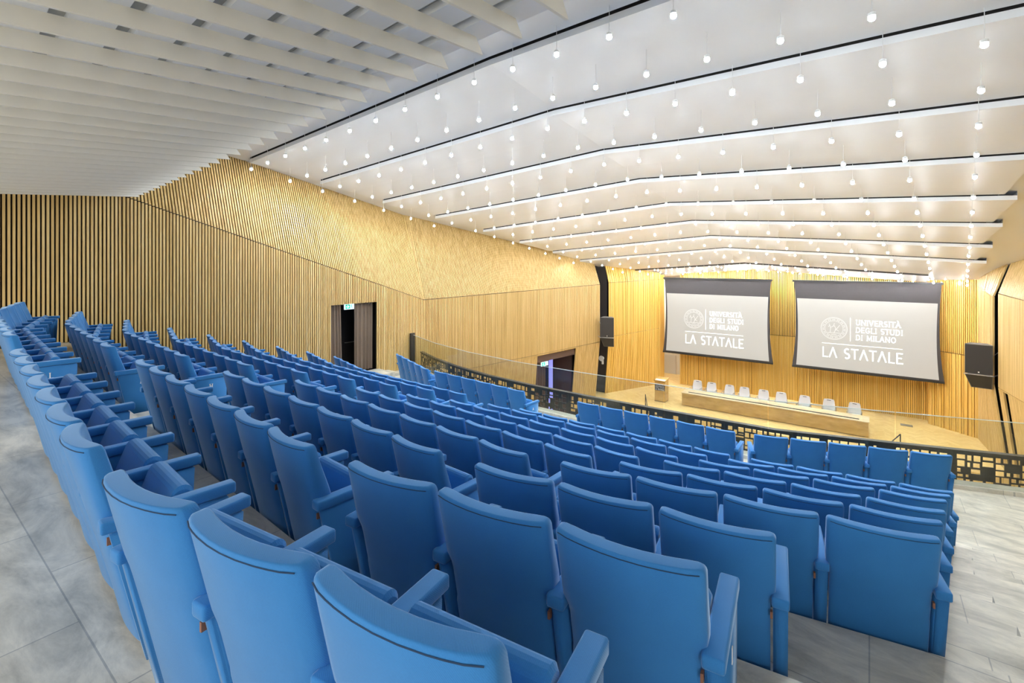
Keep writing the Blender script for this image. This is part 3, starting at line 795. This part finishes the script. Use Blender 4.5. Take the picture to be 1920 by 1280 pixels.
tag(mb.obj('balcony_rail', M['metal_dark']), 'long dark bronze rail capping the perforated balcony panels', 'rail')
mb = MB(); ra, rb = front(.20), front(.34)
for i in range(len(ra) - 1):
    q = [ra[i], ra[i + 1], rb[i + 1], rb[i]]
    mb.hexa([(x, y, -4.7) for x, y in q] + [(x, y, -4.25) for x, y in q])
tag(mb.obj('trim_balcony_edge', M['metal_dark']), kind='structure')

# ------------------------------------------------------------------ screens
def screen(xc, hw, label):
    K = 28.7 / 29.2
    t = empty('projection_screen', (xc * K, 28.7, -5.5 * K)); t.scale = (K, K, K)
    zt, zb_ = -.98, -5.47
    def outline(wt, wm, wb, z1, z0, n=14):
        L_s = []
        for i in range(n + 1):
            u = i / n; z = z0 + (z1 - z0) * u
            wd = wm + (wb - wm) * max(0, (1 - u * 1.0)) ** 3.0 + (wt - wm) * u ** 3.0
            L_s.append((wd, z + 5.5))
        return L_s
    ol = outline(hw + .15, hw + .02, hw + .24, zt, zb_)
    mb = MB()
    for (w0, z0), (w1, z1) in zip(ol, ol[1:]):
        mb.hexa([(-w0, 0, z0), (w0, 0, z0), (w0, .012, z0), (-w0, .012, z0), (-w1, 0, z1), (w1, 0, z1), (w1, .012, z1), (-w1, .012, z1)])
    mb.obj('black_masking', M['screen_black'], t)
    il = outline(hw + .01, hw - .05, hw + .05, -1.9, -5.39); mb = MB()
    for (w0, z0), (w1, z1) in zip(il, il[1:]):
        mb.hexa([(-w0, -.006, z0), (w0, -.006, z0), (w0, -.001, z0), (-w0, -.001, z0), (-w1, -.006, z1), (w1, -.006, z1), (w1, -.001, z1), (-w1, -.001, z1)])
    mb.obj('screen_surface', M['screen_white'], t)
    mb = MB(); mb.box(-hw - .24, hw + .24, -.03, .035, -.03, .06); mb.obj('bottom_bar', M['metal_black'], t)
    mb = MB(); mb.box(-hw - .2, hw + .2, -.06, .1, 4.46, 4.56); mb.obj('roller_housing', M['metal_black'], t)
    # lettering, measured from the white area: u right, v up from its lower edge
    def to3(u, v, t_): return (u - hw, -.008 - t_, v + .11)
    mb = MB()
    ux = hw * 2 / 5.53
    text(mb, 'UNIVERSITÀ', 2.50 * ux, 2.28, .24, .03, to3, .002, serif=True, width=1.72 * ux)
    text(mb, 'DEGLI STUDI', 2.50 * ux, 1.91, .24, .03, to3, .002, serif=True, width=1.80 * ux)
    text(mb, 'DI MILANO', 2.50 * ux, 1.54, .24, .03, to3, .002, serif=True, width=1.55 * ux)
    text(mb, 'L^ ST^T^LE', 1.10 * ux, .58, .47, .058, to3, .002, gap=.13, width=3.2 * ux)
    stroke(mb, [(1.10 * ux, 1.26), (4.28 * ux, 1.26)], .025, to3, .002)
    stroke(mb, [(2.28 * ux, 1.45), (2.28 * ux, 2.62)], .02, to3, .002)
    mb.obj('lettering', M['screen_text'], t)
    mb = MB(); cx_, cy_ = 1.60 * ux, 2.03
    for r_, w_ in ((.55, .035), (.50, .014), (.38, .02)):
        stroke(mb, arc(cx_, cy_, r_, r_, 0, 360, 40), w_, to3, .002)
    for a in range(0, 360, 12):
        stroke(mb, [(cx_ + .415 * cos(radians(a)), cy_ + .415 * sin(radians(a))), (cx_ + .465 * cos(radians(a + (3 if a % 24 else -2)))
              , cy_ + .465 * sin(radians(a + (3 if a % 24 else -2))))], .035, to3, .002)
    for pts in ([(-.20, .22), (-.14, .02), (-.16, -.20)], [(-.14, .05), (-.02, .12), (.02, .26)], [(.0, -.24), (.08, .0), (.02, .14)], [(.24, .18), (.02, -.16)], [(.06, -.02), (.20, -.12)],
                [(-.26, -.22), (.26, -.22)], [(-.1, -.3), (.1, -.3)], [(-.24, .08), (-.16, .14)]):
        stroke(mb, [(cx_ + a, cy_ + b_) for a, b_ in pts], .03, to3, .002)
    mb.obj('round_seal', M['screen_seal'], t)
    tag(t, label, 'projection screen', 'white projection screens above the stage')
screen(-7.17, 2.76, 'left projection screen, white with university lettering, beside the pale recess')
screen(-.27, 2.77, 'right projection screen, white with university lettering, nearer the right wall')

# ------------------------------------------------------------------ stage furniture
t = empty('conference_desk', (-3.95, 25.95, -7.5))
mb = MB(); mb.box(-3.92, 3.92, -.47, .47, .03, .645); mb.obj('desk_body', M['veneer'], t)
mb = MB(); mb.box(-3.96, 3.96, -.50, .48, .645, .68); mb.obj('desk_top', M['veneer_light'], t)
mb = MB(); mb.box(-3.65, 3.6, -.30, -.22, .682, .70); mb.obj('cable_flap', M['metal_black'], t)
mb = MB(); mb.box(-3.8, 3.8, -.40, .40, 0, .03); mb.obj('plinth', M['black'], t)
tag(t, 'long low wooden conference desk across the stage, white chairs behind it', 'desk')

t = empty('lectern', (-9.02, 25.68, -7.5))
mb = MB(); mb.hexa([(-.28, -.27, .03), (.28, -.27, .03), (.28, .27, .03), (-.28, .27, .03), (-.28, -.27, 1.06), (.28, -.27, 1.06), (.28, .27, 1.16), (-.28, .27, 1.16)]); mb.obj('body', M['veneer'], t)
mb = MB(); mb.hexa([(-.32, -.33, 1.10), (.32, -.33, 1.10), (.32, .29, 1.20), (-.32, .29, 1.20), (-.32, -.33, 1.13), (.32, -.33, 1.13), (.32, .29, 1.23), (-.32, .29, 1.23)]); mb.obj('sloping_top', M['veneer'], t)
mb = MB(); mb.hexa([(-.27, -.29, 1.137), (.27, -.29, 1.137), (.27, -.08, 1.172), (-.27, -.08, 1.172), (-.27, -.29, 1.142), (.27, -.29, 1.142), (.27, -.08, 1.177), (-.27, -.08, 1.177)]); mb.obj('reading_inlay', M['paper'], t)
mb = MB(); mb.box(-.30, -.24, -.25, .25, 0, .03); mb.box(.24, .27, -.25, .25, 0, .03); mb.box(-.24, .24, -.25, .25, 0, .03); mb.obj('plinth', M['metal_black'], t)
mb = MB(); mb.box(-.275, .275, -.285, -.271, .60, .90); pl = mb.obj('name_plaque', M['plaque'], t)
mb = MB(); f3 = lambda u, v, th: (u, -.286 - th, v)
text(mb, 'UNIVERSITÀ', -.24, .805, .055, .013, f3, .002, width=.46); text(mb, 'DEGLI STUDI', -.24, .735, .045, .011, f3, .002, width=.46)
text(mb, 'L^ ST^T^LE', -.24, .63, .065, .016, f3, .002, width=.47)
mb.obj('plaque_lettering', M['letter'], pl)
tag(t, 'wooden lectern with dark lettered plaque standing left of the long desk', 'lectern')

def stage_chair():
    t = empty('stage_chair')
    mb = MB()
    ls = []
    for z, wd, y, th in ((.46, .235, .20, .05), (.55, .25, .235, .045), (.70, .245, .265, .04), (.85, .225, .285, .04), (.93, .21, .295, .035), (.965, .195, .30, .03), (.98, .17, .302, .02)):
        l = []
        for u in (-1, -.9, -.5, 0, .5, .9, 1): l.append((u * wd, y - .04 * u * u, z))
        for u in (1, .9, .5, 0, -.5, -.9, -1): l.append((u * wd, y - .04 * u * u + th, z))
        ls.append(l)
    mb.loft(ls); mb.obj('backrest', M['chair_white'], t, smooth=True)
    mb = MB(); mb.box(-.08, .08, .245, .262, .925, .945); mb.obj('handle_slot', M['metal_black'], t)
    mb = MB(); rbox(mb, -.25, .25, -.26, .23, .42, .49, .05); mb.obj('seat', M['chair_white'], t, smooth=True)
    for sx in (-1, 1):
        mb = MB(); mb.tube((sx * .27, -.2, .02), (sx * .27, -.2, .64), .012); mb.tube((sx * .27, .2, .02), (sx * .27, .2, .64), .012)
        mb.tube((sx * .27, -.21, .64), (sx * .27, .24, .64), .014); mb.tube((sx * .27, -.22, .015), (sx * .27, .24, .015), .012); mb.tube((sx * .27, 0, .44), (sx * .2, 0, .44), .012)
        mb.obj('side_frame', M['steel'], t)
    return t
def copy_tree(o, parent=None):
    c = o.copy(); COL.objects.link(c)
    if parent: c.parent = parent
    for ch in list(o.children): copy_tree(ch, c)
    return c
cx0 = [1308, 1335, 1368, 1397, 1432, 1466, 1508, 1555, 1602]
CHX = [-7.79, -7.06, -6.14, -5.31, -4.27, -3.21, -1.89, -.42, 1.03]
proto = stage_chair()
th_ = YAW
for i in range(9):
    # measured spacing along the desk, converted to metres from the chair tops
    rr = (cx0[i] - 960) / 900; f_ = 27.35 / (rr * sin(th_) + cos(th_)); X = f_ * (rr * cos(th_) - sin(th_))
    o = proto if i == 0 else copy_tree(proto)
    o.location = (X, 27.05, -7.5); o.rotation_euler = (0, 0, radians((-3, 2, -2, 4, 0, 5, -6, 3, -2)[i]))
    tag(o, 'white chair behind the stage desk, ' + ('leftmost, closest to the lectern' if i == 0 else 'rightmost of the nine' if i == 8 else 'in the middle of the nine' if i == 4 else f'{nth(i + 1)} from the left'), 'chair', 'white chairs behind the stage desk')

def handrail(x, y, side, label):
    t = empty('stage_handrail', (x, y, -7.5))
    mb = MB(); mb.tube((0, 0, 0), (0, 0, .72), .02); mb.obj('post', M['metal_black'], t)
    mb = MB(); mb.tube((0, 0, .72), (side * .12, -.85, .05), .02); mb.tube((0, 0, .35), (side * .06, -.45, .0), .014); mb.obj('sloping_rail', M['metal_black'], t)
    tag(t, label, 'handrail')
handrail(-9.2, 23.8, 4, 'short black handrail at the stage edge in front of the lectern')
handrail(.98, 24.3, -6, 'short black handrail at the stage edge near the right wall')
mb = MB(); mb.box(-.22, .22, -.16, .16, 0, .012); o = mb.obj('floor_box', M['speaker_top'], loc=(1.37, 28.5, -7.5)); tag(o, 'flat metal socket cover set in the stage floor, right of the desk', 'floor box')

# speakers
def speaker(loc, rz, hw, label, side):
    t = empty('loudspeaker', loc, rz)
    mb = MB(); mb.hexa([(-hw, -.22, .55), (hw, -.22, .55), (hw * .6, .26, .55), (-hw * .6, .26, .55), (-hw, -.22, 1.62), (hw, -.22, 1.62), (hw * .6, .26, 1.62), (-hw * .6, .26, 1.62)]); mb.obj('upper_cabinet', M['speaker_top'], t)
    mb = MB(); mb.box(-hw + .012, hw - .012, -.235, -.221, .565, 1.60); g_ = mb.obj('upper_grille', M['speaker'], t)
    mb = MB(); mb.box(-.02, .02, -.242, -.236, .60, .64); mb.obj('maker_badge', M['letter'], g_)
    mb = MB(); mb.hexa([(-hw * .55, .06, 0), (hw * .95, .06, 0), (hw * .6, .28, .04), (-hw * .4, .28, .04), (-hw, -.20, .50), (hw, -.20, .50), (hw * .6, .26, .50), (-hw * .6, .26, .50)]); mb.obj('lower_cabinet', M['speaker_top'], t)
    mb = MB(); mb.hexa([(-hw * .5, .045, .02), (hw * .88, .045, .02), (hw * .88, .055, .02), (-hw * .5, .055, .02), (-hw * .95, -.212, .49), (hw * .95, -.212, .49), (hw * .95, -.2, .49), (-hw * .95, -.2, .49)]); mb.obj('lower_grille', M['speaker'], t)
    mb = MB(); mb.tube((-hw - .03, -.24, .525), (hw + .03, -.24, .525), .014); mb.tube((hw * side, -.24, .525), (hw * side * 1.7, .45, .55), .02); mb.tube((hw * side, .1, 1.2), (hw * side * 1.7, .45, 1.45), .012)
    mb.obj('mounting_bracket', M['steel'], t)
    tag(t, label, 'loudspeaker', 'black loudspeakers beside the stage')
speaker((-11.45, 24.1, -4.62), radians(20), .36, 'black loudspeaker left of the stage, mounted at the dark wall gap', -1)
speaker((3.20, 24.2, -4.60), radians(-8), .37, 'black loudspeaker right of the stage, beside the right screen', 1)
mb = MB(); mb.tube((0, 0, 0), (0, -.18, 0), .09, 12, r2=.16); mb.tube((0, -.02, -.06), (0, -.02, -.34), .06, 10)
o = mb.obj('horn_speaker', M['chair_white'], loc=(-12.15, 24.95, -5.45)); tag(o, 'small white horn on the dark wall gap left of the stage', 'horn')

# wall items in the recess
mb = MB(); mb.box(-.42, .42, -.04, 0, 0, 1.25); o = mb.obj('wall_cabinet', M['chair_white'], loc=(-10.55 - .25, 32.3, -7.5)); tag(o, 'white panel standing against the pale recess wall behind the lectern', 'panel')
for i, (z, c) in enumerate(((-6.75, M['metal_black']), (-7.15, M['copper']))):
    mb = MB(); mb.box(-.12, .12, -.05, 0, -.12, .12); mb.box(-.05, .05, -.06, -.05, -.05, .05, 1)
    o = mb.obj('wall_socket', [M['metal_black'], c], loc=(-9.78, 32.3, z)); tag(o, ('upper' if i == 0 else 'lower') + ' small dark socket box on the pale recess wall', 'socket box', 'socket boxes in the recess')

t = empty('recess_fill_light', (-10.9, 31.2, -1.2))  # out-of-view lamp added to brighten the recess
mb = MB(); mb.box(-.5, .5, -.3, .3, 0, .06); mb.obj('housing', M['chair_white'], t)
mb = MB(); mb.box(-.45, .45, -.25, .25, -.01, -.001); mb.obj('diffuser', emis('recess_fill_diffuser', (1.0, .95, .86), 90.0), t)
tag(t, 'unseen flat light added to brighten the pale recess behind the left screen', 'fill light')

# ------------------------------------------------------------------ doorways
def curtain(name, mat, p0, p1, z0, z1, label, group, waves=5, amp=.05, taper=0.0):
    p0 = Vector(p0); p1 = Vector(p1); d = p1 - p0; L = d.length; d.normalize(); nn = Vector((-d.y, d.x)); mb = MB(); N = waves * 10
    lv = [z1, z1 - .3, (z0 + z1) / 2, z0 + .3, z0]
    def P(i, z, off):
        u = i / N; k = (z1 - z) / (z1 - z0)
        s = u * L * (1 + taper * k); a_ = amp * (.5 + .5 * k)
        q = p0 + d * s + nn * (a_ * sin(u * waves * 2 * pi + .6 * sin(u * 9)) + off)
        return (q.x, q.y, z)
    for off in (0, .012):
        for i in range(N):
            for a, b_ in zip(lv, lv[1:]): mb.face([P(i, a, off), P(i + 1, a, off), P(i + 1, b_, off), P(i, b_, off)])
    for i in (0, N):
        for a, b_ in zip(lv, lv[1:]): mb.face([P(i, a, 0), P(i, a, .012), P(i, b_, .012), P(i, b_, 0)])
    for z in (z0, z1):
        for i in range(N): mb.face([P(i, z, 0), P(i + 1, z, 0), P(i + 1, z, .012), P(i, z, .012)])
    o = mb.obj(name, mat, smooth=True); tag(o, label, 'curtain', group)
curtain('curtain', M['curtain'], (-13.80, 8.75), (-13.80, 9.20), -3.84, -1.40, 'taupe curtain on the left side of the open upper doorway', 'taupe doorway curtains', 4, .04, .14)
curtain('curtain', M['curtain'], (-13.80, 9.72), (-13.80, 10.46), -3.66, -1.40, 'wider taupe curtain on the right side of the open upper doorway', 'taupe doorway curtains', 5, .045, -.02)
def exit_sign(loc, rz, label, w_=.36, h_=.18):
    t = empty('exit_sign', loc, rz)
    mb = MB(); mb.box(-w_ / 2, w_ / 2, -.02, .02, 0, h_); mb.obj('light_box', M['sign_white'], t)
    mb = MB(); mb.box(-w_ / 2 + .03, .02, -.026, -.021, .02, h_ - .02); g_ = mb.obj('green_field', M['sign_green'], t)
    mb = MB(); f3 = lambda u, v, th: (u, -.027 - th, v)
    cy = h_ / 2; cx_ = -w_ / 4 + .015
    stroke(mb, [(cx_ + .05, cy), (cx_ - .05, cy)], .022, f3, .002); stroke(mb, [(cx_ + .0, cy + .045), (cx_ + .05, cy), (cx_ + .0, cy - .045)], .022, f3, .002)
    mb.obj('arrow', M['sign_white'], g_)
    mb = MB(); f3 = lambda u, v, th: (u, -.021 - th, v); x0 = w_ / 4 - .02
    for pts in ([(x0, .13), (x0 + .01, .08), (x0 + .04, .05), (x0 + .035, .02)], [(x0 + .01, .08), (x0 - .03, .03)], [(x0 - .03, .11), (x0, .12), (x0 + .04, .10)]): stroke(mb, pts, .014, f3, .003)
    stroke(mb, arc(x0 + .005, .15, .008, .008, 0, 360, 8), .014, f3, .003)
    mb.obj('running_figure', M['sign_green'], t)
    tag(t, label, 'exit sign', 'lit green exit signs')
exit_sign((-13.78, 9.50, -1.56), radians(90), 'lit green exit sign hanging in the upper doorway between taupe curtains')
t = empty('black_door', (-14.55, 9.55, -3.78))
mb = MB(); mb.box(-.03, .03, -.9, .9, 0, 2.3); mb.obj('door_leaf', M['door_paint'], t)
mb = MB(); mb.box(.03, .05, .03, .13, .98, 1.12); mb.obj('lock_plate', M['steel'], t)
mb = MB(); mb.tube((.08, .25, 1.0), (.08, .62, 1.0), .015); mb.tube((.03, .3, 1.0), (.08, .3, 1.0), .012); mb.obj('push_bar', M['steel'], t)
tag(t, 'black door with steel fittings behind the taupe curtains', 'door')
t = empty('wall_switch', (-14.50, 9.44, -2.80)); mb = MB(); mb.box(-.02, .01, -.05, .05, -.06, .06); mb.obj('plate', M['letter'], t); tag(t, 'small white plate beside the steel lock in the upper doorway', 'plate')
# lower doorway in the left wall
def w2(s, o, z=0):
    d = Vector((1.6, 11.65)).normalized(); n_ = Vector((d.y, -d.x)); p = Vector((-13.65, 12.65)) + d * s + n_ * o; return (p.x, p.y)
mb = MB()
for s0, s1, o0, o1, z0, z1 in ((6.4, 9.7, -2.2, -2.3, -9, -4.2), (6.3, 6.4, -2.2, -.35, -9, -4.5), (9.7, 9.8, -2.2, -.35, -9, -4.5)):
    q = [w2(s0, o1), w2(s1, o1), w2(s1, o0), w2(s0, o0)]; mb.hexa([(x, y, z0) for x, y in q] + [(x, y, z1) for x, y in q])
q = [w2(6.5, -.55), w2(9.6, -.55), w2(9.6, -.06), w2(6.5, -.06)]; mb.hexa([(x, y, -4.85) for x, y in q] + [(x, y, -4.5) for x, y in q])
tag(mb.obj('wall_doorway_lower', M['curtain_dark']), kind='structure')
curtain('curtain', M['curtain_dark'], w2(6.6, -.62), w2(7.9, -.62), -8.98, -4.86, 'dark brown curtain in the lower doorway beside the stage', None, 6, .05)
q0 = w2(8.7, -1.05); q1 = w2(8.7, -.80); mb = MB(); mb.hexa([(q0[0], q0[1], -9), (q1[0], q1[1], -9), (q1[0] - .03, q1[1], -9), (q0[0] - .03, q0[1], -9), (q0[0], q0[1], -4.9), (q1[0], q1[1], -4.9), (q1[0] - .03, q1[1], -4.9), (q0[0] - .03, q0[1], -4.9)])
tag(mb.obj('lit_door_gap', M['blue_glow']), 'bluish light strip glowing inside the lower doorway beside the stage', 'light')
p = w2(7.45, -.3); exit_sign((p[0], p[1], -5.15), radians(90 - 8), 'lit green exit sign in the lower doorway beside the stage', .5, .2)

# ------------------------------------------------------------------ lift everything so that the stage floor is z = 0
for o in list(COL.objects):
    if o.parent is None and o is not cam: o.location.z += LIFT
